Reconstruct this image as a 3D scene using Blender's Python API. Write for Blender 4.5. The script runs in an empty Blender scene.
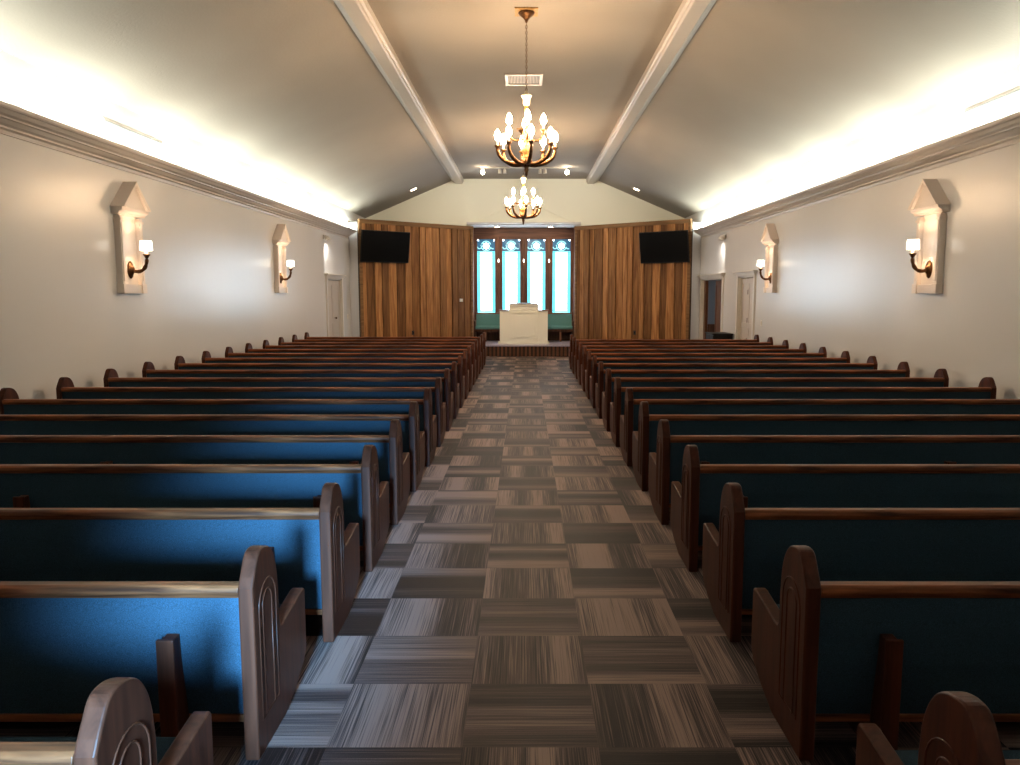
import bpy, bmesh, math, random
from mathutils import Vector, Matrix
random.seed(7)
PI = math.pi
scn = bpy.context.scene
C = scn.collection
R = math.radians

# ------------------------------------------------------------------ materials
def newmat(name):
    m = bpy.data.materials.new(name); m.use_nodes = True
    nt = m.node_tree; b = nt.nodes['Principled BSDF']
    return m, nt, b
def N(nt, t, **kw):
    n = nt.nodes.new(t)
    for k, v in kw.items():
        if k in n.inputs.keys(): n.inputs[k].default_value = v
        else: setattr(n, k, v)
    return n
def plain(name, col, rough=.5, metal=0, spec=.5, bump=None, coat=0, noise=None):
    m, nt, b = newmat(name)
    b.inputs['Base Color'].default_value = (*col, 1)
    b.inputs['Roughness'].default_value = rough
    b.inputs['Metallic'].default_value = metal
    b.inputs['Specular IOR Level'].default_value = spec
    b.inputs['Coat Weight'].default_value = coat
    tc = N(nt, 'ShaderNodeTexCoord')
    if noise:
        n = N(nt, 'ShaderNodeTexNoise', Scale=noise[0], Detail=4.0)
        nt.links.new(tc.outputs['Object'], n.inputs['Vector'])
        r = N(nt, 'ShaderNodeValToRGB')
        r.color_ramp.elements[0].position = .35; r.color_ramp.elements[1].position = .65
        r.color_ramp.elements[0].color = (*[c*(1-noise[1]) for c in col], 1)
        r.color_ramp.elements[1].color = (*[c*(1+noise[1]) for c in col], 1)
        nt.links.new(n.outputs['Fac'], r.inputs['Fac'])
        nt.links.new(r.outputs['Color'], b.inputs['Base Color'])
    if bump:
        n = N(nt, 'ShaderNodeTexNoise', Scale=bump[0], Detail=3.0)
        nt.links.new(tc.outputs['Object'], n.inputs['Vector'])
        bp = N(nt, 'ShaderNodeBump', Strength=bump[1], Distance=bump[2])
        nt.links.new(n.outputs['Fac'], bp.inputs['Height'])
        nt.links.new(bp.outputs['Normal'], b.inputs['Normal'])
    return m
def emis(name, col, st):
    m, nt, b = newmat(name)
    b.inputs['Base Color'].default_value = (*col, 1)
    b.inputs['Emission Color'].default_value = (*col, 1)
    b.inputs['Emission Strength'].default_value = st
    return m
def wood(name, c1, c2, axis, rough=.35, coat=.3, scale=9, island=0.0):
    """wood with the grain stretched along axis (0,1,2)"""
    m, nt, b = newmat(name)
    tc = N(nt, 'ShaderNodeTexCoord')
    mp = N(nt, 'ShaderNodeMapping')
    s = [scale*1.0]*3; s[axis] = scale*.07
    mp.inputs['Scale'].default_value = s
    nt.links.new(tc.outputs['Object'], mp.inputs['Vector'])
    vec = mp.outputs['Vector']
    if island:
        g = N(nt, 'ShaderNodeNewGeometry')
        ad = N(nt, 'ShaderNodeVectorMath', operation='ADD')
        cb = N(nt, 'ShaderNodeCombineXYZ')
        mu = N(nt, 'ShaderNodeMath', operation='MULTIPLY'); mu.inputs[1].default_value = 60
        nt.links.new(g.outputs['Random Per Island'], mu.inputs[0])
        for k in range(3): nt.links.new(mu.outputs[0], cb.inputs[k])
        nt.links.new(vec, ad.inputs[0]); nt.links.new(cb.outputs[0], ad.inputs[1])
        vec = ad.outputs[0]
    n = N(nt, 'ShaderNodeTexNoise', Scale=2.2, Detail=6.0, Distortion=.6)
    nt.links.new(vec, n.inputs['Vector'])
    r = N(nt, 'ShaderNodeValToRGB')
    r.color_ramp.elements[0].position = .3; r.color_ramp.elements[1].position = .7
    r.color_ramp.elements[0].color = (*c1, 1); r.color_ramp.elements[1].color = (*c2, 1)
    nt.links.new(n.outputs['Fac'], r.inputs['Fac'])
    out = r.outputs['Color']
    if island:
        hs = N(nt, 'ShaderNodeHueSaturation')
        mr = N(nt, 'ShaderNodeMapRange'); mr.inputs['To Min'].default_value = 1-island; mr.inputs['To Max'].default_value = 1+island*.7
        nt.links.new(g.outputs['Random Per Island'], mr.inputs['Value'])
        nt.links.new(mr.outputs[0], hs.inputs['Value']); nt.links.new(out, hs.inputs['Color'])
        out = hs.outputs['Color']
    nt.links.new(out, b.inputs['Base Color'])
    b.inputs['Roughness'].default_value = rough
    b.inputs['Coat Weight'].default_value = coat
    b.inputs['Coat Roughness'].default_value = .25; b.inputs['Specular IOR Level'].default_value = .15
    bp = N(nt, 'ShaderNodeBump', Strength=.12, Distance=.002)
    nt.links.new(n.outputs['Fac'], bp.inputs['Height']); nt.links.new(bp.outputs['Normal'], b.inputs['Normal'])
    return m

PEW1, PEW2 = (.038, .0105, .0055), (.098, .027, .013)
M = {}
M['pew_x'] = wood('pew_wood_sheen_x', PEW1, (.34, .105, .038), 0, .36, .05, 14)  # same pew wood; the lighter orange paints in the sheen on the rails
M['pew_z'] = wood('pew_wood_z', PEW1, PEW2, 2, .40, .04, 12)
M['wall'] = plain('wall_paint', (.71, .72, .74), .26, spec=.33, bump=(35, .05, .003))
_m = M['wall']; _nt = _m.node_tree; _b = _nt.nodes['Principled BSDF']
_tc = N(_nt, 'ShaderNodeTexCoord'); _mp = N(_nt, 'ShaderNodeMapping'); _mp.inputs['Scale'].default_value = (1.0, 2.2, .12)
_n = N(_nt, 'ShaderNodeTexNoise', Scale=1.0, Detail=2.0); _bp = N(_nt, 'ShaderNodeBump', Strength=.25, Distance=.016)
_nt.links.new(_tc.outputs['Object'], _mp.inputs['Vector']); _nt.links.new(_mp.outputs[0], _n.inputs['Vector'])
_nt.links.new(_n.outputs['Fac'], _bp.inputs['Height'])
_old = _b.inputs['Normal'].links[0].from_node; _nt.links.new(_bp.outputs['Normal'], _old.inputs['Normal'])
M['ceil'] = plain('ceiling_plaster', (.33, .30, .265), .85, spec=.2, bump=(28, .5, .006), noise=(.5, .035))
M['gable'] = plain('gable_paint', (.86, .85, .72), .7, spec=.3)
M['trim'] = plain('trim_paint', (.66, .635, .59), .38)
M['beam'] = plain('beam_paint', (.50, .46, .42), .45)
M['niche'] = plain('surround_glow_tint', (.74, .655, .59), .4)  # white trim with the sconces' warm pinkish glow put into its colour
M['cornice'] = plain('cornice_paint', (.60, .555, .52), .4)
M['cream'] = plain('cream_paint', (.90, .93, .87), .45)
M['door'] = plain('door_paint', (.56, .49, .42), .45)
M['panelwood'] = wood('plank_wood', (.20, .082, .028), (.47, .235, .09), 2, .5, .05, 7, island=.5)
M['panelgap'] = plain('plank_backing', (.03, .014, .007), .7)
M['trimwood'] = wood('plank_trim_wood', (.15, .08, .035), (.28, .155, .07), 0, .5, .05, 7)
M['altarwood'] = wood('alcove_wood', (.10, .045, .03), (.20, .095, .06), 2, .45, .1, 8)
M['altarwood_x'] = wood('alcove_wood_x', (.10, .045, .03), (.20, .095, .06), 0, .45, .1, 8)
M['darkwood'] = wood('dark_wood', (.04, .018, .012), (.09, .04, .025), 2, .45, .1, 8)
M['bronze'] = plain('aged_brass', (.13, .062, .025), .42, .85, noise=(30, .35))
M['gold'] = plain('gilded_metal', (.42, .25, .09), .5, .7, noise=(30, .25))
M['alabaster'] = plain('alabaster', (.8, .74, .58), .35)
M['candle'] = plain('candle_sleeve', (.85, .78, .62), .5)
M['bulb'] = emis('candle_bulb', (1, .68, .40), 225)
M['shade'] = emis('sconce_shade', (1, .90, .76), 4)
M['flood'] = emis('flood_bulb', (1, .80, .56), 60)
M['spotlamp'] = emis('spot_lens', (1, .82, .6), 20)
M['tube'] = emis('fluorescent_tube', (.93, 1, .88), 6)
M['black'] = plain('black_screen', (.002, .002, .0025), .3, spec=.12)
M['blackplastic'] = plain('black_plastic', (.006, .006, .007), .5, spec=.3)
M['plate'] = plain('switch_plate', (.7, .68, .62), .4)
M['brown'] = wood('brown_door_wood', (.10, .04, .02), (.18, .08, .04), 2, .45, .1, 8)
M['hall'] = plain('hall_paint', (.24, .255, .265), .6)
M['bronzeplate'] = plain('outlet_brown', (.02, .012, .009), .5)
M['stagecarpet'] = plain('platform_carpet_sheen', (.32, .31, .46), .36, noise=(60, .3), bump=(300, .4, .003))  # carpet colour carries the lilac reflection of the windows on the deck

def fabric(name, ca, cb):
    m, nt, b = newmat(name)
    tc = N(nt, 'ShaderNodeTexCoord')
    n = N(nt, 'ShaderNodeTexNoise', Scale=330.0, Detail=2.0)
    nt.links.new(tc.outputs['Object'], n.inputs['Vector'])
    r = N(nt, 'ShaderNodeValToRGB')
    r.color_ramp.elements[0].position = .3; r.color_ramp.elements[1].position = .7
    r.color_ramp.elements[0].color = (*ca, 1); r.color_ramp.elements[1].color = (*cb, 1)
    nt.links.new(n.outputs['Fac'], r.inputs['Fac']); nt.links.new(r.outputs['Color'], b.inputs['Base Color'])
    b.inputs['Roughness'].default_value = .95
    b.inputs['Specular IOR Level'].default_value = .15
    bp = N(nt, 'ShaderNodeBump', Strength=.3, Distance=.001)
    nt.links.new(n.outputs['Fac'], bp.inputs['Height']); nt.links.new(bp.outputs['Normal'], b.inputs['Normal'])
    return m
M['fabric'] = fabric('pew_fabric', (.017, .034, .045), (.038, .074, .108))
M['benchfabric'] = fabric('bench_fabric', (.08, .21, .23), (.13, .31, .33))

TX, TY, OX, OY = .527, .4955, -.2425, 2.855 - 20*.4955
def carpet():
    m, nt, b = newmat('carpet_tiles')
    L = nt.links.new
    g = N(nt, 'ShaderNodeNewGeometry'); sp = N(nt, 'ShaderNodeSeparateXYZ'); L(g.outputs['Position'], sp.inputs[0])
    def mth(op, a, b_=None, c=None):
        n = N(nt, 'ShaderNodeMath', operation=op)
        for i, v in enumerate((a, b_, c)):
            if v is None: continue
            if isinstance(v, (int, float)): n.inputs[i].default_value = v
            else: L(v, n.inputs[i])
        return n.outputs[0]
    u = mth('DIVIDE', mth('SUBTRACT', sp.outputs[0], OX), TX)
    v = mth('DIVIDE', mth('SUBTRACT', sp.outputs[1], OY), TY)
    iu, iv = mth('FLOOR', u), mth('FLOOR', v)
    fu, fv = mth('FRACT', u), mth('FRACT', v)
    par = mth('FLOORED_MODULO', mth('ADD', iu, iv), 2.0)       # 0 / 1
    # across-the-stripe coordinate
    mix = N(nt, 'ShaderNodeMix'); mix.data_type = 'FLOAT'; L(par, mix.inputs['Factor']); L(fv, mix.inputs['A']); L(fu, mix.inputs['B'])
    a = mix.outputs['Result']
    mix2 = N(nt, 'ShaderNodeMix'); mix2.data_type = 'FLOAT'; L(par, mix2.inputs['Factor']); L(fu, mix2.inputs['A']); L(fv, mix2.inputs['B'])
    al = mix2.outputs['Result']
    cb = N(nt, 'ShaderNodeCombineXYZ'); L(iu, cb.inputs[0]); L(iv, cb.inputs[1])
    wn = N(nt, 'ShaderNodeTexWhiteNoise'); wn.noise_dimensions = '2D'; L(cb.outputs[0], wn.inputs['Vector'])
    rnd = wn.outputs['Value']
    # broad tonal bands
    c1 = N(nt, 'ShaderNodeCombineXYZ'); L(mth('ADD', mth('MULTIPLY', a, 2.0), mth('MULTIPLY', rnd, 37.0)), c1.inputs[0]); L(mth('MULTIPLY', iu, 3.7), c1.inputs[1])
    n1 = N(nt, 'ShaderNodeTexNoise', Scale=1.0, Detail=1.5); L(c1.outputs[0], n1.inputs['Vector'])
    # fine stripes
    c2 = N(nt, 'ShaderNodeCombineXYZ'); L(mth('ADD', mth('MULTIPLY', a, 80.0), mth('MULTIPLY', rnd, 91.0)), c2.inputs[0]); L(mth('MULTIPLY', al, .9), c2.inputs[1])
    n2 = N(nt, 'ShaderNodeTexNoise', Scale=1.0, Detail=2.0); L(c2.outputs[0], n2.inputs['Vector'])
    # yarn speckle
    n3 = N(nt, 'ShaderNodeTexNoise', Scale=260.0, Detail=1.0); L(g.outputs['Position'], n3.inputs['Vector'])
    f = mth('ADD', mth('MULTIPLY', mth('SUBTRACT', n1.outputs['Fac'], .5), 3.6), mth('MULTIPLY', mth('SUBTRACT', n2.outputs['Fac'], .5), mth('ADD', 1.6, mth('MULTIPLY', par, 1.0))))
    f = mth('ADD', f, mth('MULTIPLY', mth('SUBTRACT', n3.outputs['Fac'], .5), .5))
    f = mth('ADD', f, mth('ADD', .30, mth('MULTIPLY', par, .20)))
    r = N(nt, 'ShaderNodeValToRGB')
    e = r.color_ramp.elements
    e[0].position = 0; e[0].color = (.007, .0045, .0055, 1)
    e[1].position = 1; e[1].color = (.33, .225, .19, 1)
    x = e.new(.45); x.color = (.082, .055, .052, 1)
    L(f, r.inputs['Fac'])
    # seams
    L(r.outputs['Color'], b.inputs['Base Color'])
    b.inputs['Roughness'].default_value = .64
    b.inputs['Specular IOR Level'].default_value = .27
    bp = N(nt, 'ShaderNodeBump', Strength=.4, Distance=.003); L(mth('ADD', n2.outputs['Fac'], mth('MULTIPLY', n3.outputs['Fac'], .6)), bp.inputs['Height']); L(bp.outputs['Normal'], b.inputs['Normal'])
    return m
M['carpet'] = carpet()

# ------------------------------------------------------------------ helpers
class MB:
    def __init__(s): s.bm = bmesh.new()
    def box(s, x0, x1, y0, y1, z0, z1):
        v = [s.bm.verts.new(p) for p in ((x0,y0,z0),(x1,y0,z0),(x1,y1,z0),(x0,y1,z0),(x0,y0,z1),(x1,y0,z1),(x1,y1,z1),(x0,y1,z1))]
        for f in ((3,2,1,0),(4,5,6,7),(0,1,5,4),(1,2,6,5),(2,3,7,6),(3,0,4,7)): s.bm.faces.new([v[i] for i in f])
        return s
    def prism(s, pts, axis, a0, a1):
        """pts 2-D outline; axis 0: (y,z) swept in x, 1: (x,z) swept in y, 2: (x,y) swept in z"""
        def P(p, a): return (a, p[0], p[1]) if axis == 0 else (p[0], a, p[1]) if axis == 1 else (p[0], p[1], a)
        A = [s.bm.verts.new(P(p, a0)) for p in pts]; B = [s.bm.verts.new(P(p, a1)) for p in pts]
        n = len(pts)
        for i in range(n): s.bm.faces.new((A[i], A[(i+1)%n], B[(i+1)%n], B[i]))
        s.bm.faces.new(A[::-1]); s.bm.faces.new(B)
        return s
    def tube(s, path, rad, n=8, closed=False):
        path = [Vector(p) for p in path]
        if isinstance(rad, (int, float)): rad = [rad]*len(path)
        rings = []; up = None
        m = len(path)
        for i, p in enumerate(path):
            if closed: t = path[(i+1)%m]-path[i-1]
            else: t = path[min(i+1, m-1)]-path[max(i-1, 0)]
            t.normalize()
            if up is None:
                up = Vector((0,0,1)) if abs(t.z) < .9 else Vector((1,0,0))
            up = (up - t*up.dot(t)).normalized(); si = t.cross(up)
            rings.append([s.bm.verts.new(p+(up*math.cos(2*PI*k/n)+si*math.sin(2*PI*k/n))*rad[i]) for k in range(n)])
        for i in range(m if closed else m-1):
            a, b = rings[i], rings[(i+1)%m]
            for k in range(n): s.bm.faces.new((a[k], a[(k+1)%n], b[(k+1)%n], b[k]))
        if not closed: s.bm.faces.new(rings[0][::-1]); s.bm.faces.new(rings[-1])
        return s
    def lathe(s, prof, c=(0,0,0), n=20, sx=1, sy=1, cap=True, axis=2):
        rings = []
        for r, z in prof:
            ring = []
            for k in range(n):
                a = 2*PI*k/n; x, y = r*math.cos(a)*sx, r*math.sin(a)*sy
                p = (x, y, z) if axis == 2 else (z, x, y) if axis == 0 else (x, z, y)
                ring.append(s.bm.verts.new(Vector(p)+Vector(c)))
            rings.append(ring)
        for i in range(len(prof)-1):
            for k in range(n): s.bm.faces.new((rings[i][k], rings[i][(k+1)%n], rings[i+1][(k+1)%n], rings[i+1][k]))
        if cap: s.bm.faces.new(rings[0][::-1]); s.bm.faces.new(rings[-1])
        return s
    def quad(s, *p):
        s.bm.faces.new([s.bm.verts.new(q) for q in p]); return s
    def xf(s, mat):
        bmesh.ops.transform(s.bm, matrix=mat, verts=s.bm.verts); return s
    def build(s, name, mat, parent=None, bevel=0, smooth=False, seg=2):
        bmesh.ops.remove_doubles(s.bm, verts=s.bm.verts, dist=1e-6) if False else None
        bmesh.ops.recalc_face_normals(s.bm, faces=s.bm.faces)
        me = bpy.data.meshes.new(name); s.bm.to_mesh(me); s.bm.free()
        o = bpy.data.objects.new(name, me); C.objects.link(o)
        me.materials.append(mat)
        if smooth:
            for p in me.polygons: p.use_smooth = True
        if bevel:
            b = o.modifiers.new('bevel', 'BEVEL'); b.width = bevel; b.segments = seg; b.limit_method = 'ANGLE'; b.angle_limit = R(35)
        if parent: o.parent = parent
        return o
def tag(o, label, cat, group=None, kind=None):
    if label: o['label'] = label
    if cat: o['category'] = cat
    if group: o['group'] = group
    if kind: o['kind'] = kind
    return o
def struct(o): o['kind'] = 'structure'; return o
def thing(name, label, cat, loc=(0,0,0), rz=0, group=None):
    o = bpy.data.objects.new(name, None); C.objects.link(o); o.empty_display_size = .1
    o.location = loc; o.rotation_euler = (0, 0, rz)
    return tag(o, label, cat, group)
def copy_tree(o, parent=None):
    c = o.copy(); C.objects.link(c)
    if parent: c.parent = parent
    for ch in [k for k in list(bpy.data.objects) if k.parent == o]: copy_tree(ch, c)
    return c
def dup(o, loc, label, rz=None):
    c = copy_tree(o); c.location = loc
    if rz is not None: c.rotation_euler = (0, 0, rz)
    c['label'] = label
    return c
def light(name, kind, loc, energy, col, parent=None, **kw):
    l = bpy.data.lights.new(name, kind); l.energy = energy; l.color = col
    for k, v in kw.items(): setattr(l, k, v)
    o = bpy.data.objects.new(name, l); C.objects.link(o); o.location = loc
    if parent: o.parent = parent
    return o
def smoothstep_arc(c, r, a0, a1, n):
    return [(c[0]+r*math.cos(a0+(a1-a0)*i/n), c[1]+r*math.sin(a0+(a1-a0)*i/n)) for i in range(n+1)]

# ------------------------------------------------------------------ camera
cam = bpy.data.cameras.new('camera'); co = bpy.data.objects.new('camera', cam); C.objects.link(co)
co.location = (0, 0, 1.75)
co.rotation_euler = (PI/2 - math.atan(90.5/785), 0, 0)
cam.sensor_width = 36; cam.lens = 785/1020*36; cam.shift_x = -15/1020; cam.clip_start = .05
scn.camera = co

# ------------------------------------------------------------------ room shell
XW, YB, YF = 5.5, -.8, 27.5
ZS, ZC, XB = 4.27, 5.6, 2.36
struct(MB().box(-XW-.2, 7.6, YB-.2, 28.9, -.1, 0).build('floor', M['carpet']))

def side_wall(name, s, openings):
    m = MB(); xs = sorted((s*XW, s*(XW+.2)))
    y = YB-.2
    for (a, b, z) in openings:
        m.box(*xs, y, a, 0, ZS+.2); m.box(*xs, a, b, z, ZS+.2); y = b
    m.box(*xs, y, 28.9, 0, ZS+.2)
    return struct(m.build(name, M['wall']))
OPL = [(21.95, 23.65, 2.13)]
OPR = [(18.98, 20.33, 2.14), (22.0, 24.55, 2.14)]
side_wall('wall_left', -1, OPL)
side_wall('wall_right', 1, OPR)
# rear wall, with the entrance door opening through which daylight falls
m = MB()
DX0, DX1, DZ = -1.15, -.05, 2.1
m.box(-XW, DX0, YB-.2, YB, 0, 5.8).box(DX1, XW, YB-.2, YB, 0, 5.8).box(DX0, DX1, YB-.2, YB, DZ, 5.8)
struct(m.build('wall_back', M['wall']))
dr = struct(thing('door_4', None, None, (0, 0, 0)))      # half-glazed entrance door behind the camera
m = MB(); y0, y1 = YB-.12, YB-.07
GX0, GX1, GZ0, GZ1 = -.90, -.30, .90, 1.85
m.box(DX0, GX0, y0, y1, 0, DZ).box(GX1, DX1, y0, y1, 0, DZ).box(GX0, GX1, y0, y1, 0, GZ0).box(GX0, GX1, y0, y1, GZ1, DZ)
m.build('door_leaf', M['brown'], dr)
# ceiling: flat strip and two slopes
T = .15
k = (ZC-ZS)/(XB-XW)   # slope dz/dx on the right side
prof = [(-XW-.2, ZS+k*.2), (-XB, ZC), (XB, ZC), (XW+.2, ZS+k*.2), (XW+.2, ZS+k*.2+T), (XB, ZC+T), (-XB, ZC+T), (-XW-.2, ZS+k*.2+T)]
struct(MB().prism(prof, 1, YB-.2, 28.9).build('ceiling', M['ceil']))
# gable wall above panels and alcove
AX0, AX1, AZ = -1.84, 1.76, 4.04
g = [(-XW, 0), (AX0, 0), (AX0, AZ), (AX1, AZ), (AX1, 0), (XW, 0), (XW, ZS), (XB, ZC), (-XB, ZC), (-XW, ZS)]
struct(MB().prism(g, 1, YF, YF+.12).build('wall_front', M['gable']))

# ceiling beams
def beam(s):
    m = MB()
    pr = [(2.10, 5.62), (2.10, 5.50), (2.13, 5.48), (2.135, 5.445), (2.16, 5.43), (2.36, 5.43), (2.385, 5.445), (2.39, 5.47), (2.44, 5.48), (2.45, 5.52), (2.50, 5.53), (2.52, 5.58), (2.52, 5.62)]
    m.prism([(s*x, z) for x, z in pr], 1, YB, YF)
    return tag(m.build('ceiling_beam', M['beam']), 'long pale moulded ceiling beam %s of the chandeliers' % ('left' if s < 0 else 'right'), 'beam', 'moulded beams along the ceiling')
beam(-1); beam(1)
# cornices with a trough behind
def cornice(s):
    pr = [(5.5, 3.40), (5.485, 3.40), (5.475, 3.44), (5.44, 3.455), (5.44, 3.475), (5.40, 3.49), (5.36, 3.52), (5.33, 3.525), (5.325, 3.54), (5.28, 3.555), (5.245, 3.585), (5.215, 3.59), (5.205, 3.605), (5.20, 3.64), (5.225, 3.64), (5.235, 3.60), (5.27, 3.575), (5.5, 3.575)]
    m = MB().prism([(s*x, z) for x, z in pr], 1, YB, 24.66)
    o = m.build('trim_1' if s < 0 else 'trim_2', M['cornice'])
    return struct(o)
cornice(-1); cornice(1)

# fluorescent tubes lying in the cornice troughs
tubeproto = None
for s in (-1, 1):
    side = 'left' if s < 0 else 'right'
    for i in range(11):
        y = .55+i*2.35
        lab = 'glowing fluorescent batten hidden behind %s cornice' % side
        if tubeproto is None:
            t = thing('cove_light', lab, 'light', (s*5.39, y, 3.58), 0, 'cove lights on the %s cornice' % side)
            MB().box(-.03, .03, -.6, .6, 0, .03).build('housing', M['trim'], t)
            MB().lathe([(.0125, -.58), (.0125, .58)], (0, 0, .043), 10, axis=1).build('tube', M['tube'], t)
            tubeproto = t
        else:
            t = dup(tubeproto, (s*5.39, y, 3.58), lab); t['group'] = 'cove lights on the %s cornice' % side
        ar = light('cove_glow', 'AREA', (s*5.37, y, 3.645), 28, (.95, 1.0, .86), shape='RECTANGLE', size=.06, size_y=2.1)
        ar.rotation_euler = (PI, s*R(14), 0)

# baseboards
def base(name, x0, x1, y0, y1): struct(MB().box(x0, x1, y0, y1, 0, .12).build(name, M['trim'], bevel=.004))
base('baseboard_left', -5.5, -5.485, YB, 21.7)
base('baseboard_right', 5.485, 5.5, YB, 18.7)

# ------------------------------------------------------------------ doors
def casing(parent, s, y0, y1, z, w=.13):
    xs = lambda a, b: sorted((s*(XW-a), s*(XW-b)))
    m = MB()
    m.box(*xs(0, .035), y0-w, y0, 0, z).box(*xs(0, .035), y1, y1+w, 0, z)
    m.box(*xs(0, .02), y0-w-.02, y0-w*.7, 0, z).box(*xs(0, .02), y1+w*.7, y1+w+.02, 0, z)
    m.box(*xs(0, .045), y0-w-.03, y1+w+.03, z, z+.05).box(*xs(0, .075), y0-w-.07, y1+w+.07, z+.05, z+.09).box(*xs(0, .11), y0-w-.13, y1+w+.13, z+.09, z+.13)
    return m.build('casing', M['trim'], parent, bevel=.004)
def leaf(parent, s, y0, y1, z, x, name='door_leaf', mat='door'):
    m = MB(); a, b = sorted((s*x, s*(x+.04))); m.box(a, b, y0, y1, .01, z-.01)
    a2, b2 = sorted((s*(x-.012), s*x))
    w = y1-y0; f = .11
    m.box(a2, b2, y0, y0+f, .01, z-.01).box(a2, b2, y1-f, y1, .01, z-.01)
    for z0, z1 in ((.01, .2), (.85, .98), (z-.14, z-.01)): m.box(a2, b2, y0+f, y1-f, z0, z1)
    return m.build(name, M[mat], parent, bevel=.003)
def door(n, s, y0, y1, z, label):
    root = struct(thing('door_%d' % n, None, None, (0, 0, 0)))
    casing(root, s, y0, y1, z)
    a, b = sorted((s*5.5, s*5.68))
    MB().box(a, b, y0-.001, y0+.03, 0, z).box(a, b, y1-.03, y1+.001, 0, z).box(a, b, y0, y1, z-.03, z+.001).build('jamb', M['trim'], root)
    return root
d1 = door(1, -1, 21.95, 23.65, 2.13, '')
ym = 22.83
leaf(d1, -1, 21.99, ym-.006, 2.09, 5.56); lf = leaf(d1, -1, ym+.006, 23.61, 2.09, 5.56)
MB().lathe([(.01, 0), (.012, .03), (.028, .045), (.03, .06), (.02, .075), (0.001, .08)], (-5.545, ym+.08, 1.0), 12, axis=0).build('door_knob', M['bronze'], lf, smooth=True)
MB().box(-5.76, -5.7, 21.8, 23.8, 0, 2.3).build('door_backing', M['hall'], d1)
d2 = door(2, 1, 18.98, 20.33, 2.14, '')
ym = 19.62
l1 = leaf(d2, 1, 19.02, ym-.045, 2.10, 5.54); l2 = leaf(d2, 1, ym+.045, 20.29, 2.10, 5.58)
for z in (.55, 1.05, 1.75): MB().lathe([(.012, z-.06), (.012, z+.06)], (5.53, ym-.03, 0), 8).build('hinge', M['bronze'], l1)
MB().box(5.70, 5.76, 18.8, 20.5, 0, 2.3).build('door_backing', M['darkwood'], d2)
d3 = door(3, 1, 22.0, 24.55, 2.14, '')
MB().box(5.56, 5.64, 24.30, 24.52, .0, 2.1).build('wood_jamb', M['brown'], d3)
# brown leaf standing open into the passage
m = MB().box(-.02, .02, 0, .85, .02, 2.08).box(-.035, .035, .0, .1, .02, 2.08).box(-.035, .035, .75, .85, .02, 2.08).box(-.035, .035, .1, .75, .02, .3).box(-.035, .035, .1, .75, 1.95, 2.08)
lf = m.build('door_leaf', M['brown'], d3, bevel=.003); lf.location = (5.70, 22.65, 0)
# passage beyond the right opening
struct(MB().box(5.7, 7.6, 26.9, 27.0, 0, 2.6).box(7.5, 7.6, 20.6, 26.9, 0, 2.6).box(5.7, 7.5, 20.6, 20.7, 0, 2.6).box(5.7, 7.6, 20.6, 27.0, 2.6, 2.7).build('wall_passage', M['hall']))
struct(MB().box(5.7, 7.5, 26.86, 26.9, 0, .62).box(5.7, 7.5, 26.84, 26.86, .6, .66).build('trim_3', M['brown']))
light('passage_fill', 'AREA', (6.7, 24.5, 2.55), 14, (.95, .95, 1), size=.5)  # unseen area light added to brighten the passage, no fixture

# ------------------------------------------------------------------ front: plank panels
def plank_panel(s):
    p0 = Vector((s*5.15, 24.6, 0)); p1 = Vector((AX0 if s < 0 else AX1, 27.5, 0))
    if s > 0: p0, p1 = Vector((5.15, 24.6, 0)), Vector((AX1, 27.5, 0))
    L = (p1-p0).length; ang = math.atan2((p1-p0).y, (p1-p0).x)
    root = thing('plank_wall_panel', 'tall wall of vertical brown wooden planks %s of the stained glass windows' % ('left' if s < 0 else 'right'), 'wall panel', p0, ang, 'plank walls flanking the alcove')
    sg = -1 if s < 0 else 1      # local +y points to room when s>0
    def yy(a, b): return sorted((sg*a, sg*b))
    MB().box(0, L, *yy(-.06, .0), 0, 3.97).build('backing', M['panelgap'], root)
    m = MB(); x = 0; rnd = random.Random(3 if s < 0 else 11)
    while x < L-.02:
        w = rnd.choice((.19, .23, .25, .27, .3)); w = min(w, L-x)
        if L-x-w < .1: w = L-x
        d = rnd.choice((.02, .04, .06))
        m.box(x+.011, x+w-.011, *yy(0, d), 0, 3.87); x += w
    m.build('planks', M['panelwood'], root, bevel=.004, seg=1)
    MB().prism([(yy(0,1)[0]*0+sg*a, b) for a, b in ((0, 3.86), (.06, 3.86), (.06, 3.92), (.10, 3.87), (.10, 3.99), (0, 3.99))], 0, -.0, L).build('top_moulding', M['trimwood'], root)
    m = MB().box(.0, .09, *yy(0, .07), 0, 3.87); m.build('corner_trim', M['trimwood'], root)
    m = MB().box(L-.09, L, *yy(0, .07), 0, 3.87); m.build('corner_trim', M['trimwood'], root)
    # added wall-coloured board that covers the dark pocket at the outer corner
    q = Matrix.Rotation(-ang, 4, 'Z') @ Matrix.Translation(-p0)
    a, b, c, d = [q @ Vector(v) for v in ((s*5.15, 24.66, 0), (s*5.5, 24.90, 0), (s*5.5, 24.96, 0), (s*5.15, 24.72, 0))]
    MB().prism([(v.x, v.y) for v in (a, b, c, d)], 2, 0, 3.9).build('corner_filler', M['wall'], root)
    return root, L, ang, sg
pl = plank_panel(-1); pr = plank_panel(1)
def on_panel(panel, u, off, z):
    root, L, ang, sg = panel
    o = Vector((math.cos(ang), math.sin(ang), 0)); n = Vector((-math.sin(ang), math.cos(ang), 0))*sg
    return Vector(root.location)+o*u+n*off+Vector((0, 0, z)), ang

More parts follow.
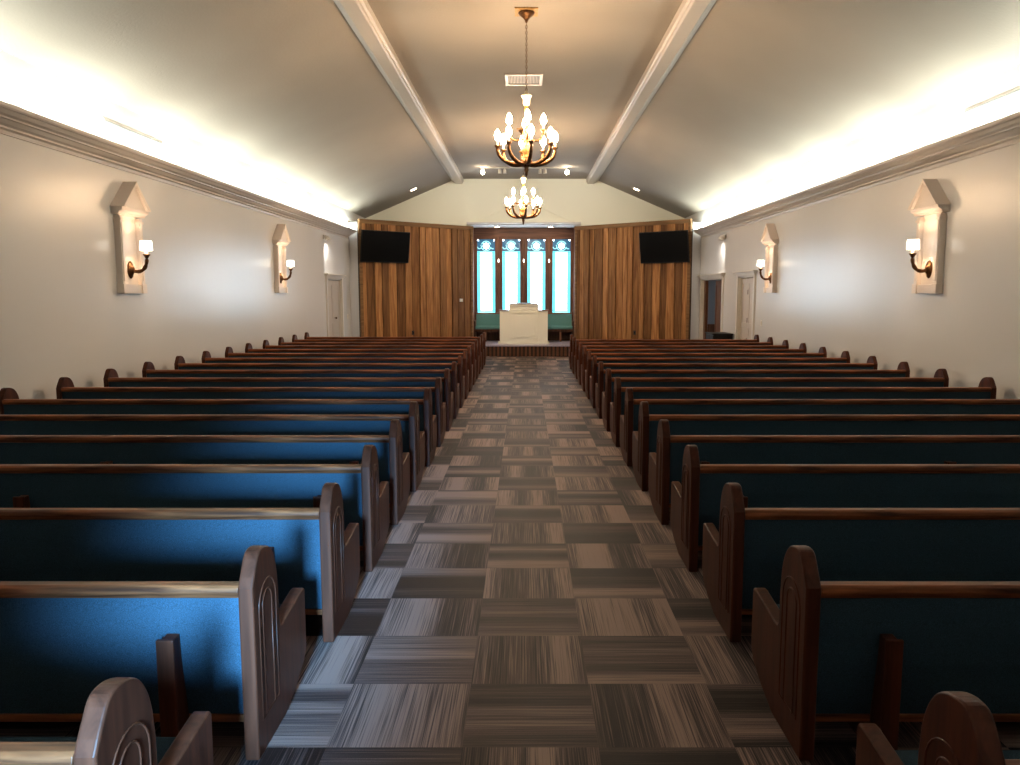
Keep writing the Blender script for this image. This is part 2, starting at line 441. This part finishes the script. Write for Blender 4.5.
# TVs (local x along the panel, +/-y into the room)
def tv(panel, u, z, side, tilt=8):
    root, L, ang, sg = panel
    pos, a = on_panel(panel, u, .064, z)
    t = thing('television', 'black flat screen television mounted high on the %s plank wall' % side, 'television', pos, a, 'televisions on the plank walls')
    W, H = 1.74, .98
    def grp(mb): return mb.xf(Matrix.Translation((0, sg*.2, 0)) @ Matrix.Rotation(-sg*R(tilt), 4, 'X'))
    grp(MB().box(-W/2, W/2, min(0, sg*.05), max(0, sg*.05), -H/2, H/2)).build('casing', M['blackplastic'], t, bevel=.008)
    y = sg*.053
    grp(MB().box(-W/2+.025, W/2-.025, min(sg*.045, y), max(sg*.045, y), -H/2+.035, H/2-.025)).build('screen', M['black'], t)
    MB().box(-.2, .2, min(0, sg*.02), max(0, sg*.02), -.2, .2).box(-.04, .04, min(sg*.02, sg*.2), max(sg*.02, sg*.2), -.06, .06).build('wall_bracket', M['blackplastic'], t)
    return t
tv(pl, .79, 3.16, 'left'); tv(pr, .81, 3.15, 'right')
def plate(name, label, cat, pos, rz, w, h, mat, slots=1):
    t = thing(name, label, cat, pos, rz)
    MB().box(-w/2, w/2, -.008, 0, -h/2, h/2).build('cover_plate', M[mat], t, bevel=.002)
    MB().box(-w*.14, w*.14, -.016, -.008, -h*.2, h*.2).build('toggle' if name == 'light_switch' else 'face', M['candle' if mat == 'plate' else 'black'], t)
    return t
def dirz(panel): return panel[2] if panel[3] < 0 else panel[2]-PI
p, a = on_panel(pl, 3.88, .062, 1.47); plate('thermostat', 'small white thermostat on the left plank wall', 'thermostat', p, dirz(pl), .13, .10, 'plate')
p, a = on_panel(pl, 1.90, .062, .42); plate('wall_outlet', 'small dark outlet low on the left plank wall', 'outlet', p, dirz(pl), .09, .14, 'bronzeplate')
p, a = on_panel(pr, 1.98, .062, .42); plate('wall_outlet', 'small dark outlet low on the right plank wall', 'outlet', p, dirz(pr), .09, .14, 'bronzeplate')
plate('light_switch', 'white light switch beside the double door on left wall', 'switch', (-5.5, 24.4, 1.0), R(90), .09, .14, 'plate')
plate('light_switch', 'white light switch on right wall beside the cream double door', 'switch', (5.5, 18.3, 1.03), R(-90), .09, .14, 'plate')

# ------------------------------------------------------------------ alcove and windows
AY = 28.6
CX = [-1.40, -.495, .41, 1.315]; WW = .70; WZ0, WZ1 = .97, 3.66
m = MB(); e = [AX0]
for c in CX: e += [c-WW/2, c+WW/2]
e.append(AX1)
for i in range(0, 10, 2): m.box(e[i], e[i+1], AY, AY+.1, WZ0, WZ1)
m.build('trim_4', M['altarwood']); struct(bpy.data.objects['trim_4'])
struct(MB().box(AX0, AX1, AY, AY+.1, WZ1, AZ+.02).box(AX0, AX1, AY, AY+.1, 0, WZ0).build('wall_alcove', M['altarwood_x']))
m = MB()
for i in (2, 4, 6): m.box((e[i]+e[i+1])/2-.045, (e[i]+e[i+1])/2+.045, AY-.07, AY, WZ0-.05, WZ1+.05)
struct(m.build('trim_5', M['altarwood'], bevel=.004))
struct(MB().box(AX0-.1, AX0, YF+.12, AY+.1, 0, AZ).box(AX1, AX1+.1, YF+.12, AY+.1, 0, AZ).build('wall_alcove_sides', M['altarwood']))
struct(MB().box(AX0-.1, AX1+.1, YF+.12, AY+.1, AZ, AZ+.08).build('ceiling_alcove', M['trim']))
# white pediment over the alcove
cx = (AX0+AX1)/2
ped = thing('alcove_pediment', 'shallow white triangular pediment with ledge above the stained glass alcove', 'pediment', (cx, YF-.002, 4.02))
MB().prism([(0, 0), (-.22, 0), (-.24, .03), (-.3, .05), (-.3, .10), (0, .10)], 0, -1.95, 1.95).build('ledge', M['trim'], ped, bevel=.004)
for s in (-1, 1):
    MB().prism([(s*1.92, .10), (s*1.72, .10), (0, .86), (0, .95)], 1, -.035, 0).build('raking_moulding', M['gable'], ped)

def stained_glass():
    """opalescent glass lit from outside: base colour per zone, all of it glowing with daylight"""
    def em(name, c, s):
        m, nt, b = newmat(name)
        tc = N(nt, 'ShaderNodeTexCoord'); n = N(nt, 'ShaderNodeTexNoise', Scale=5.0, Detail=3.0)
        nt.links.new(tc.outputs['Object'], n.inputs['Vector'])
        r = N(nt, 'ShaderNodeValToRGB'); r.color_ramp.elements[0].position = .3; r.color_ramp.elements[1].position = .7
        r.color_ramp.elements[0].color = (*[x*.75 for x in c], 1); r.color_ramp.elements[1].color = (*c, 1)
        nt.links.new(n.outputs['Fac'], r.inputs['Fac']); nt.links.new(r.outputs['Color'], b.inputs['Emission Color'])
        b.inputs['Base Color'].default_value = (*[x*.1 for x in c], 1)
        b.inputs['Emission Strength'].default_value = s; b.inputs['Roughness'].default_value = .3
        return m
    return dict(white=em('glass_white', (.74, .87, 1.0), 13), cyan=em('glass_cyan', (.10, .60, .72), 2.0),
                teal=em('glass_teal', (.25, .85, .8), 2.0), blue=em('glass_blue', (.01, .13, .25), .9), pale=em('glass_pale', (.35, .85, .90), 1.3))
SG = stained_glass(); lead = plain('lead_came', (.03, .05, .06), .5, .4)
def ring(m, c, r0, r1, y0, y1, a0=0, a1=2*PI, n=24):
    full = abs(a1-a0-2*PI) < 1e-6
    P = []
    for i in range(n+1):
        a = a0+(a1-a0)*i/n; ca, sa = math.cos(a), math.sin(a)
        P.append([m.bm.verts.new((c[0]+r*ca, y, c[1]+r*sa)) for r, y in ((r0, y0), (r1, y0), (r1, y1), (r0, y1))])
    for i in range(n):
        for k in range(4): m.bm.faces.new((P[i][k], P[i][(k+1)%4], P[i+1][(k+1)%4], P[i+1][k]))
    if not full: m.bm.faces.new(P[0]); m.bm.faces.new(P[-1][::-1])
for i, c in enumerate(CX):
    root = struct(thing('window_%d' % (i+1), None, None, (c, AY+.03, 0)))
    w = WW/2
    m = MB().box(-w, -w+.03, -.04, .04, WZ0, WZ1).box(w-.03, w, -.04, .04, WZ0, WZ1).box(-w+.03, w-.03, -.04, .04, WZ0, WZ0+.03).box(-w+.03, w-.03, -.04, .04, WZ1-.03, WZ1)
    m.build('window_frame', M['altarwood'], root)
    iw = w-.03; zt = WZ1-.03; zh = zt-.42; zb = WZ0+.03; B = .075
    MB().box(-iw+B, iw-B, 0, .012, zb+.09, zh-.05).build('centre_glass', SG['white'], root)
    MB().box(-iw+B, -iw+B+.05, -.002, 0, zb+.09, zh-.05).box(iw-B-.05, iw-B, -.002, 0, zb+.09, zh-.05).build('inner_border_glass', SG['pale'], root)
    MB().box(-iw, -iw+B, 0, .012, zb, zh).box(iw-B, iw, 0, .012, zb, zh).build('border_glass', SG['cyan'], root)
    MB().box(-iw+B, iw-B, 0, .012, zb, zb+.09).box(-iw+B, iw-B, 0, .012, zh-.05, zh).build('band_glass', SG['teal'], root)
    MB().box(-iw, iw, 0, .012, zh, zt).build('head_glass', SG['blue'], root)
    # tracery in the head: roundel inside a round arch, with corner lights
    zc = zt-.235
    m = MB(); ring(m, (0, zc), .001, .105, -.004, 0)
    for sx in (-1, 1): ring(m, (sx*(iw-.035), zt-.03), .001, .024, -.004, 0, n=12)
    m.build('roundel_glass', SG['white'], root)
    m = MB(); ring(m, (0, zc), .150, .185, -.005, -.001, R(20), R(160), 16); ring(m, (0, zc), .150, .185, -.005, -.001, R(200), R(340), 16)
    for sx in (-1, 1):
        ring(m, (sx*.235, zc-.03), .055, .085, -.006, -.002, R(60) if sx < 0 else R(-60), R(60)-R(240) if sx < 0 else R(-60)-R(120), 12)
    m.build('tracery_glass', SG['pale'], root)
    m = MB(); ring(m, (0, zc), .105, .117, -.010, 0)
    for x in (-iw+B, iw-B): m.box(x-.005, x+.005, -.008, 0, zb, zh)
    for z in (zh, zh-.05, zb+.09): m.box(-iw, iw, -.008, 0, z-.005, z+.005)
    for z in (1.6, 2.2, 2.8): m.box(-iw+B, iw-B, -.004, 0, z-.002, z+.002)
    m.build('lead_lines', lead, root)
# small candle knobs on the mullions
for i in (2, 4, 6):
    x = (e[i]+e[i+1])/2; q = {2: 'left', 4: 'middle', 6: 'right'}[i]
    t = thing('mullion_light', 'tiny white lamp on the %s post between stained glass windows' % q, 'light', (x, AY-.07, 2.86))
    MB().lathe([(.018, 0), (.018, -.02), (.008, -.03), (.008, -.045)], (0, 0, 0), 10, axis=1).build('mount', M['bronze'], t)
    MB().lathe([(.002, -.06), (.02, -.04), (.024, 0), (.015, .05), (.002, .07)], (0, -.055, 0), 10).build('bulb', M['shade'], t, smooth=True)

# platform (stage) in front of panels
stage = thing('platform', 'low carpeted platform with dark ribbed riser under the white pulpit', 'platform', (0, 21.4, 0))
def in_(m): return m.xf(Matrix.Translation((0, -21.4, 0)))
poly = [(-1.53, 21.42), (1.47, 21.42), (1.47, 28.58), (-1.53, 28.58)]
in_(MB().prism(poly, 2, 0, .27)).build('base', M['panelgap'], stage)
in_(MB().prism([(p[0], p[1]-(.05 if i < 2 else 0)) for i, p in enumerate(poly)], 2, .27, .305)).build('deck', M['stagecarpet'], stage, bevel=.01)
m = MB()
n = 28
for i in range(n): x = -1.49+2.92*i/(n-1); m.box(x-.026, x+.026, 21.375, 21.42, 0, .265)
in_(m).build('riser', M['altarwood'], stage, bevel=.004)
S = .305
# pulpit
pu = thing('pulpit', 'white wooden pulpit with raised centre desk standing on the platform', 'pulpit', (-.035, 22.0, S))
for a, b in ((-.67, -.40), (.40, .67)): MB().box(a, b, -.02, .42, .04, .92).build('side_wing', M['cream'], pu, bevel=.004)
for a, b in ((-.70, -.42), (.42, .70)): MB().box(a, b, -.05, .45, .92, .945).build('wing_top', M['altarwood_x'], pu, bevel=.004)
MB().box(-.40, .40, -.13, .42, .04, 1.08).build('centre_body', M['cream'], pu, bevel=.004)
m = MB()
for z0, z1 in ((.18, .21), (.86, .89)): m.box(-.35, .35, -.15, -.13, z0, z1)
m.box(-.35, -.32, -.15, -.13, .21, .86).box(.32, .35, -.15, -.13, .21, .86)
m.box(-.30, .30, -.14, -.13, .25, .82)
for x in (-.41, .38): m.box(x, x+.03, -.15, -.13, .04, 1.06)
m.build('raised_panel', M['cream'], pu, bevel=.004)
MB().box(-.42, .42, -.16, .45, 1.06, 1.10).box(-.40, .40, -.145, .44, .93, .955).build('desk_cornice', M['cream'], pu, bevel=.006)
MB().prism([(-.15, 1.10), (.42, 1.10), (.42, 1.145), (-.15, 1.12)], 0, -.39, .39).build('desk_top', M['darkwood'], pu, bevel=.004)
MB().box(-.72, .72, -.05, .44, 0, .05).box(-.43, .43, -.17, -.05, 0, .05).build('plinth', M['cream'], pu, bevel=.004)
# bench behind the pulpit
be = thing('platform_bench', 'long teal upholstered bench on the platform behind the white pulpit', 'bench', (-.03, 23.0, S))
MB().box(-1.44, 1.44, 0, .5, .36, .45).build('seat', M['benchfabric'], be, bevel=.03, seg=3)
MB().prism([(.46, .43), (.53, .43), (.60, .80), (.54, .80)], 0, -1.44, 1.44).build('backrest', M['benchfabric'], be, bevel=.02, seg=3)
MB().prism([(.53, .79), (.61, .79), (.61, .83), (.53, .83)], 0, -1.46, 1.46).build('top_rail', M['altarwood_x'], be, bevel=.008)
MB().box(-1.44, 1.44, .02, .5, .28, .36).build('seat_frame', M['darkwood'], be)
MB().box(-1.44, 1.44, .49, .52, .0, .28).build('back_board', M['darkwood'], be)
for x in (-1.13, 1.07): MB().box(x-.03, x+.03, .02, .08, 0, .28).build('leg', M['altarwood'], be, bevel=.004)
for x in (-1.46, 1.42): MB().prism([(-.02, 0), (.58, 0), (.64, .86), (.52, .86), (.44, .62), (-.02, .60)], 0, x, x+.04).build('end_panel', M['darkwood'], be, bevel=.006)

# ------------------------------------------------------------------ pews
PL = 4.28
def end_profile():
    ctrl = [(.0, .672), (.020, .706), (.045, .742), (.068, .772), (.095, .787), (.140, .787), (.195, .770), (.235, .738), (.265, .690), (.284, .625), (.292, .55)]
    head = []
    for i in range(1, len(ctrl)-2):
        a, b, c, d = [Vector(ctrl[j]) for j in (i-1, i, i+1, i+2)]
        for q in range(3):
            t = q/3
            head.append(tuple(.5*((2*b)+(c-a)*t+(2*a-5*b+4*c-d)*t*t+(3*b-a-3*c+d)*t**3)))
    return [(0, 0), (0, .672)]+head+[(.284, .625), (.292, .55), (.292, .44), (.298, .415), (.315, .398), (.34, .398),
         (.62, .428), (.645, .427), (.655, .415), (.655, .15), (.62, .10), (.50, .045), (.38, .012), (.34, 0)]
def arch(y0, y1, zb, zt, close=True):
    r = (y1-y0)/2; c = ((y0+y1)/2, zt-r)
    pts = [(y0, zb)] + [(c[0]-r*math.cos(a*PI/12), c[1]+r*math.sin(a*PI/12)) for a in range(13)] + [(y1, zb)]
    return pts
def make_pew(label):
    t = thing('church_pew', label, 'pew', (0, 0, 0), 0, 'upholstered pews left of the aisle')
    TH = .056
    for x0, out in ((0, -1), (PL-TH, 1)):
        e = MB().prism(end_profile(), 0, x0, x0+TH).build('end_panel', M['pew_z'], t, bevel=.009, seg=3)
        xf = x0 if out < 0 else x0+TH
        m = MB()
        for (a, b, zt) in ((.055, .25, .655), (.095, .20, .615)):
            pts = [(xf, y, z) for y, z in arch(a, b, .135, zt)]
            m.tube(pts, .0038, 6, closed=True)
        m.build('arch_moulding', M['pew_z'], e, smooth=True)
    # cap rail
    pr = [(.0, .655), (.004, .672), (.014, .680), (.05, .682), (.062, .674), (.066, .655), (.060, .636), (.045, .630), (.01, .632)]
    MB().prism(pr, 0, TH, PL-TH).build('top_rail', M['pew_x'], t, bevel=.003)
    # upholstered back, slightly curved
    back = [(.018, .635), (.024, .50), (.036, .36), (.055, .24), (.075, .145)]
    front = [(.135, .145), (.115, .24), (.095, .36), (.078, .50), (.062, .635)]
    MB().prism(back+front, 0, TH, PL-TH).build('backrest', M['fabric'], t)
    MB().box(TH, PL-TH, .065, .135, .118, .147).build('bottom_rail', M['pew_x'], t, bevel=.003)
    MB().box(TH, PL-TH, .12, .60, .30, .375).build('seat', M['fabric'], t, bevel=.022, seg=3)
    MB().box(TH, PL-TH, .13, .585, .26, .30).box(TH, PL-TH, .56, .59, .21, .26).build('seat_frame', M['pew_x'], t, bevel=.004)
    for x in (.31, PL/2, PL-.31):
        br = [(-.035, 0), (-.028, .487), (.022, .492), (.030, .40), (.055, .24), (.072, .13), (.30, .26), (.52, .26), (.30, .06), (.28, 0)]
        b = MB().prism(br, 0, x-.024, x+.024).build('back_brace', M['pew_z'], t, bevel=.004)
        MB().box(x-.032, x+.032, -.052, -.034, 0, .497).build('brace_face', M['pew_z'], b, bevel=.004)
    return t
WORD = ['nearest', 'second', 'third', 'fourth', 'fifth', 'sixth', 'seventh', 'eighth', 'ninth', 'tenth', 'eleventh', 'twelfth', 'thirteenth', 'fourteenth', 'fifteenth', 'sixteenth', 'seventeenth', 'eighteenth']
def plabel(side, i, n):
    if i == 0: return 'wooden pew cut off by the picture bottom, nearest row %s of the aisle' % side
    if i == n-1: return 'wooden pew in the frontmost row %s of the aisle, by the platform' % side
    if i < 9: return 'wooden pew with teal back %s of the aisle, %s row from the camera' % (side, WORD[i])
    q = n-1-i
    return 'wooden pew with teal back %s of the aisle, %s row back from the platform' % (side, WORD[q])
proto = None
for side, n, x0 in (('left', 18, -1.0-PL), ('right', 17, 1.03)):
    for i in range(n):
        y = 1.765+i*1.0 if i else (1.716 if side == 'left' else 1.645)-1.0+1.0
        if proto is None:
            proto = c = make_pew(plabel(side, i, n)); proto.location = (x0, y, 0)
        else:
            c = dup(proto, (x0, y, 0), plabel(side, i, n)); c['group'] = 'upholstered pews %s of the aisle' % side
        if side == 'left' and i: c.scale = (1.001 if i == 1 else 1.0095, 1, 1)

# ------------------------------------------------------------------ sconce surrounds and sconces
def surround(loc, rz, label):
    # local: wall plane x=0, room at +x, y along the wall
    t = thing('sconce_surround', label, 'wall ornament', loc, rz, 'pedimented surrounds on the side walls')
    H0, W = 1.06, .31   # height of the body, half width
    MB().box(0, .03, -W+.08, W-.08, .10, H0).build('back_panel', M['niche'], t)
    for s in (-1, 1):
        a, b = sorted((s*(W-.09), s*W))
        m = MB().box(0, .085, a, b, .12, H0-.02)
        a2, b2 = sorted((s*(W-.07), s*(W-.02))); m.box(.085, .095, a2, b2, .17, H0-.1)
        a3, b3 = sorted((s*(W-.105), s*(W+.012))); m.box(0, .10, a3, b3, H0-.09, H0-.06)
        m.build('pilaster', M['niche'], t, bevel=.003)
    m = MB().box(0, .08, -W-.01, W+.01, 0, .12)
    for s in (-1, 1):
        a, b = sorted((s*(W-.10), s*(W+.015))); m.box(.0, .10, a, b, .0, .13)
    m.build('base_block', M['niche'], t, bevel=.004)
    MB().prism([(0, H0), (.10, H0), (.11, H0+.03), (.15, H0+.05), (.16, H0+.09), (0, H0+.09)], 1, -W-.06, W+.06).build('entablature', M['niche'], t, bevel=.003)
    Z = H0+.09; P = .37
    MB().prism([(-W-.02, Z), (W+.02, Z), (0, Z+P-.04)], 0, 0, .15).build('tympanum', M['niche'], t)
    m = MB()
    for s in (-1, 1):
        m.prism([(s*(W+.08), Z), (s*(W-.02), Z), (0, Z+P-.05), (0, Z+P)], 0, 0, .19)
    m.build('pediment_roof', M['niche'], t, bevel=.003)
    return t
def sconce(loc, rz, label):
    t = thing('wall_sconce', label, 'wall lamp', loc, rz, 'brass wall sconces')
    m = MB().lathe([(.001, .0), (.062, .0), (.07, .008), (.06, .022), (.035, .035), (.03, .05), (.018, .06), (.001, .066)], (0, 0, 0), 24, sx=1.15, sy=1.75, axis=0)
    for k in range(12):
        a = 2*PI*k/12; m.lathe([(.001, -.008), (.007, 0), (.001, .008)], (.02, .062*math.cos(a), .108*math.sin(a)), 6)
    m.build('backplate', M['bronze'], t, smooth=True)
    path = []; 
    for k in range(15):
        u = k/14
        x = .05+.19*math.sin(u*PI/2)**1.1; z = -.015-.025*math.sin(u*PI)+.165*(1-math.cos(u*PI/2))**1.15
        path.append((x, 0, z))
    rad = [1.3*q for q in (.024, .018, .018, .02, .021, .02, .018, .017, .02, .022, .02, .016, .018, .02, .016)]
    m = MB().tube(path, rad, 10); m.build('arm', M['bronze'], t, smooth=True)
    c = path[-1]; cx, cz = c[0], c[2]
    MB().lathe([(.012, 0), (.022, .012), (.03, .03), (.048, .055), (.05, .062), (.02, .064), (.002, .064)], (cx, 0, cz), 16).build('cup', M['bronze'], t, smooth=True)
    MB().lathe([(.021, .06), (.021, .125), (.002, .125)], (cx, 0, cz), 12).build('candle_sleeve', M['candle'], t)
    m = MB()
    pr = [(.077, .115), (.081, .115), (.075, .245), (.071, .245), (.077, .115)]
    m.lathe(pr, (cx, 0, cz), 24, cap=False); m.build('lamp_shade', M['shade'], t, smooth=True)
    light('sconce_bulb', 'POINT', (cx, 0, cz+.18), 11, (1, .70, .44), t, shadow_soft_size=.03)
    return t
SP = [(-1, 10.98, 'nearer', 'left'), (-1, 17.7, 'farther', 'left'), (1, 10.72, 'nearer', 'right'), (1, 17.6, 'farther', 'right')]
su = sc = None
for s, y, nf, side in SP:
    rz = 0 if s < 0 else PI
    l1 = 'white pedimented surround of the %s sconce on the %s wall' % (nf, side)
    l2 = 'lit brass wall sconce with white shade, the %s one on the %s wall' % (nf, side)
    p1 = (s*5.5, y, 1.73); p2 = (s*(5.5-.03), y, 2.055)
    if su is None: su, sc = surround(p1, rz, l1), sconce(p2, rz, l2)
    else: dup(su, p1, l1, rz); dup(sc, p2, l2, rz)

# twin spot lamps on the side walls near the front
def wallspot(s, y, z, side):
    t = thing('twin_spotlight', 'small white twin-headed spotlight under the %s cornice' % side, 'spotlight', (s*5.5, y, z), 0 if s < 0 else PI)
    MB().box(0, .03, -.07, .07, -.06, .06).build('mount', M['trim'], t, bevel=.004)
    for q in (-1, 1):
        rot = Matrix.Translation((.09, q*.11, -.01)) @ Matrix.Rotation(R(155), 4, 'Y')
        h = MB().lathe([(.02, -.05), (.035, -.04), (.05, .03), (.06, .07), (.055, .07), (.03, .04), (.001, .04)], (0, 0, 0), 14).xf(rot).build('lamp_head', M['trim'], t, smooth=True)
        MB().lathe([(.001, .045), (.048, .052), (.001, .056)], (0, 0, 0), 12).xf(rot).build('lens', M['spotlamp'], h)
    sp = light('spot_beam', 'SPOT', (.2, 0, -.1), 40, (1, .90, .76), t, spot_size=R(100), spot_blend=.7, shadow_soft_size=.05)
    sp.rotation_euler = (R(38)*(1 if s < 0 else -1), R(8), 0)
wallspot(-1, 21.75, 3.24, 'left'); wallspot(1, 21.85, 3.26, 'right')

# ------------------------------------------------------------------ chandeliers
def chandelier(loc, label):
    t = thing('chandelier', label, 'chandelier', loc, 0, 'brass chandeliers over the aisle')
    B = 3.37-loc[2]       # local z of the finial tip
    def z(w): return w-loc[2]
    MB().box(-.16, .16, -.16, .16, -.018, 0).build('ceiling_plate', M['gold'], t, bevel=.004)
    MB().lathe([(.11, -.018), (.115, -.03), (.10, -.05), (.05, -.09), (.025, -.12), (.015, -.15), (.002, -.155)], n=20).build('canopy', M['bronze'], t, smooth=True)
    m = MB(); zz = -.15; k = 0
    while zz > z(4.52):
        pts = []
        for a in range(10):
            an = 2*PI*a/10; u, v = .012*math.cos(an), .024*math.sin(an)
            pts.append((u, 0, zz-.02+v) if k % 2 else (0, u, zz-.02+v))
        m.tube(pts, .0035, 5, closed=True); zz -= .038; k += 1
    m.build('chain', M['bronze'], t)
    MB().lathe([(.002, z(4.55)), (.02, z(4.53)), (.03, z(4.50)), (.078, z(4.475)), (.072, z(4.46)), (.05, z(4.42)), (.045, z(4.36)), (.03, z(4.34)), (.002, z(4.34))], n=18).build('crown_bowl', M['alabaster'], t, smooth=True)
    MB().lathe([(.02, z(4.34)), (.035, z(4.30)), (.022, z(4.26)), (.03, z(4.18)), (.045, z(4.1)), (.03, z(4.05)), (.05, z(4.0)), (.06, z(3.9)), (.045, z(3.84)), (.03, z(3.80)), (.07, z(3.77)), (.075, z(3.73)), (.05, z(3.69)), (.035, z(3.64)), (.06, z(3.60))], n=18).build('column', M['gold'], t, smooth=True)
    MB().lathe([(.05, z(3.64)), (.085, z(3.60)), (.09, z(3.56)), (.06, z(3.52)), (.03, z(3.49)), (.035, z(3.46)), (.02, z(3.42)), (.022, z(3.40)), (.002, z(3.36))], n=18).build('hub', M['bronze'], t, smooth=True)
    def armset(n, R0, zhub, zcup, r, off, sag, first=[None]):
        for i in range(n):
            a = off+2*PI*i/n
            root_x = .05
            path = []
            for k in range(13):
                u = k/12
                x = root_x+(R0-root_x)*math.sin(u*PI/2)
                zq = zhub-sag*math.sin(u*PI)+(zcup-zhub)*(1-math.cos(u*PI/2))**1.05
                path.append((x*math.cos(a), x*math.sin(a), zq))
            rad = [r*(1.25-.5*abs(k/12-.4)) for k in range(13)]
            arm = MB().tube(path, rad, 8).build('arm', M['bronze'], t, smooth=True)
            cx, cy = R0*math.cos(a), R0*math.sin(a)
            MB().lathe([(.012, zcup-.02), (.02, zcup), (.022, zcup+.01), (.042, zcup+.035), (.044, zcup+.045), (.002, zcup+.045)], (cx, cy, 0), 12).build('cup', M['bronze'], arm, smooth=True)
            MB().lathe([(.014, zcup+.04), (.014, zcup+.12), (.002, zcup+.12)], (cx, cy, 0), 8).build('candle', M['candle'], arm)
            MB().lathe([(.012, zcup+.11), (.032, zcup+.13), (.043, zcup+.165), (.036, zcup+.215), (.016, zcup+.25), (.001, zcup+.27)], (cx, cy, 0), 10).build('bulb', M['bulb'], arm, smooth=True)
    armset(8, .41, z(3.54), z(3.74), .024, R(9), .015)
    armset(4, .24, z(3.88), z(3.97), .014, R(4), .03)
    return t
ch = chandelier((.02, 11.35, ZC), 'lit brass candle chandelier hanging nearer the camera')
dup(ch, (-.04, 19.3, ZC), 'lit brass candle chandelier seen smaller, nearer the windows')

# ceiling vent
v = thing('ceiling_vent', 'white rectangular air grille in the ceiling behind first chandelier', 'vent', (-.02, 14.85, ZC))
MB().box(-.34, -.29, -.36, .36, -.02, 0).box(.29, .34, -.36, .36, -.02, 0).box(-.29, .29, -.36, -.31, -.02, 0).box(-.29, .29, .31, .36, -.02, 0).build('frame', M['cornice'], v, bevel=.003)
MB().box(-.29, .29, -.31, .31, -.004, 0).build('backing', M['blackplastic'], v)
m = MB()
for i in range(22): x = -.28+i*.0267; m.box(x-.004, x+.004, -.31, .31, -.018, -.004)
m.build('slats', M['hall'], v)
# track light
tr = thing('track_light', 'ceiling track with small lit spot heads close to the front wall', 'track light', (-.03, 25.0, ZC))
MB().box(-1.35, 1.35, -.02, .02, -.03, 0).build('track', M['trim'], tr)
for x, on in ((-1.28, 1), (-.75, 0), (-.6, 0), (.5, 0), (.65, 0), (1.33, 1)):
    rot = Matrix.Translation((x, -.02, -.12)) @ Matrix.Rotation(R(150 if on else 180), 4, 'X')
    h = MB().lathe([(.02, -.07), (.045, -.05), (.05, .03), (.058, .07), (.052, .07), (.03, .05), (.001, .05)], n=14).xf(rot).build('lamp_head', M['trim'], tr, smooth=True)
    MB().box(x-.008, x+.008, -.008, .008, -.08, -.03).build('stem', M['trim'], h)
    if on:
        sp = light('track_beam', 'SPOT', (x*.97, -.16, -.28), 60, (1, .95, .85), tr, spot_size=R(120), spot_blend=.8, shadow_soft_size=.05)
        sp.rotation_euler = (Vector((x*1.6, 27.5, 4.4))-Vector((x, 24.84, ZC-.28))).to_track_quat('-Z', 'Y').to_euler()
        rot2 = Matrix.Translation((x, -.02, -.14))
        MB().lathe([(.001, -.07), (.045, -.05), (.06, 0), (.045, .05), (.001, .07)], n=12).xf(Matrix.Translation((x, -.11, -.17))).build('bulb', M['flood'], h, smooth=True)
# recessed downlights
def downlight(loc, label, tiltx=0, mat='flood', r=.1, e=0):
    t = thing('recessed_downlight', label, 'downlight', loc); t.rotation_euler = (0, tiltx, 0)
    MB().lathe([(r, 0), (r+.03, 0), (r+.03, -.012), (r, -.018), (r, 0)], n=20, cap=False).build('rim', M['trim'], t)
    MB().lathe([(.001, -.006), (r, -.006), (r, -.001), (.001, -.001)], n=20, cap=False).build('lens', M[mat], t)
    if e:
        sp = light('down_beam', 'SPOT', (0, 0, -.03), e, (1, .82, .6), t, spot_size=R(110), spot_blend=.8, shadow_soft_size=.06)
    return t
def slope_z(x): return ZS+(XW-abs(x))*abs(k)
for s, nm in ((-1, 'left'), (1, 'right')):
    x = s*3.62
    downlight((x, 26.0, slope_z(x)-.002), 'lit recessed downlight in the %s ceiling slope by the front wall' % nm, math.atan(abs(k))*s, e=18)
    downlight((-.04+s*.94, 28.05, AZ-.001), 'lit recessed downlight in the alcove soffit, %s one' % nm, 0, e=22, r=.085)
# slot vents above the cornices
for s, y, nm in ((-1, 11.4, 'left'), (1, 9.3, 'right')):
    t = thing('slot_vent', 'long thin slot vent in the bright cove above %s cornice' % nm, 'vent', (s*5.5, y, 3.98), 0 if s < 0 else PI)
    MB().box(0, .008, -.85, .85, -.03, .03).build('frame', M['trim'], t); MB().box(.004, .012, -.82, .82, -.012, .012).build('grille', M['hall'], t)

# black low cabinet between the two right doorways
cb = thing('low_cabinet', 'black low cabinet against the right wall between two doorways', 'cabinet', (5.46, 21.05, 0), PI)
MB().box(0, .50, -.42, .42, .05, .63).build('body', M['blackplastic'], cb, bevel=.004)
MB().box(-.01, .54, -.45, .45, .63, .665).build('top', M['blackplastic'], cb, bevel=.006)
MB().box(.02, .46, -.40, .40, 0, .05).build('plinth', M['blackplastic'], cb)
for s in (-1, 1):
    a, b = sorted((s*.01, s*.41)); d = MB().box(.50, .52, a, b, .07, .61).build('door', M['blackplastic'], cb, bevel=.003)
    MB().lathe([(.008, .52), (.008, .54), (.014, .55), (.001, .56)], (0, s*.05, .4), 10, axis=0).build('handle', M['bronze'], d)

# ------------------------------------------------------------------ daylight and render look
w = bpy.data.worlds.new('world'); scn.world = w; w.use_nodes = True
w.node_tree.nodes['Background'].inputs[0].default_value = (.62, .8, 1, 1)
w.node_tree.nodes['Background'].inputs[1].default_value = .3
dl = light('entrance_daylight', 'AREA', (-.60, YB-.14, 1.375), 21, (.20, .55, 1.0), shape='RECTANGLE', size=.5, size_y=.8, spread=R(21))
dl.rotation_euler = (Vector((-1.02, 2.8, .56))-dl.location).to_track_quat('-Z', 'Y').to_euler()

vs = scn.view_settings
scn.display_settings.display_device = 'sRGB'
vs.view_transform = 'Standard'; vs.look = 'None'; vs.gamma = 1; vs.use_curve_mapping = False
vs.exposure = 0.5
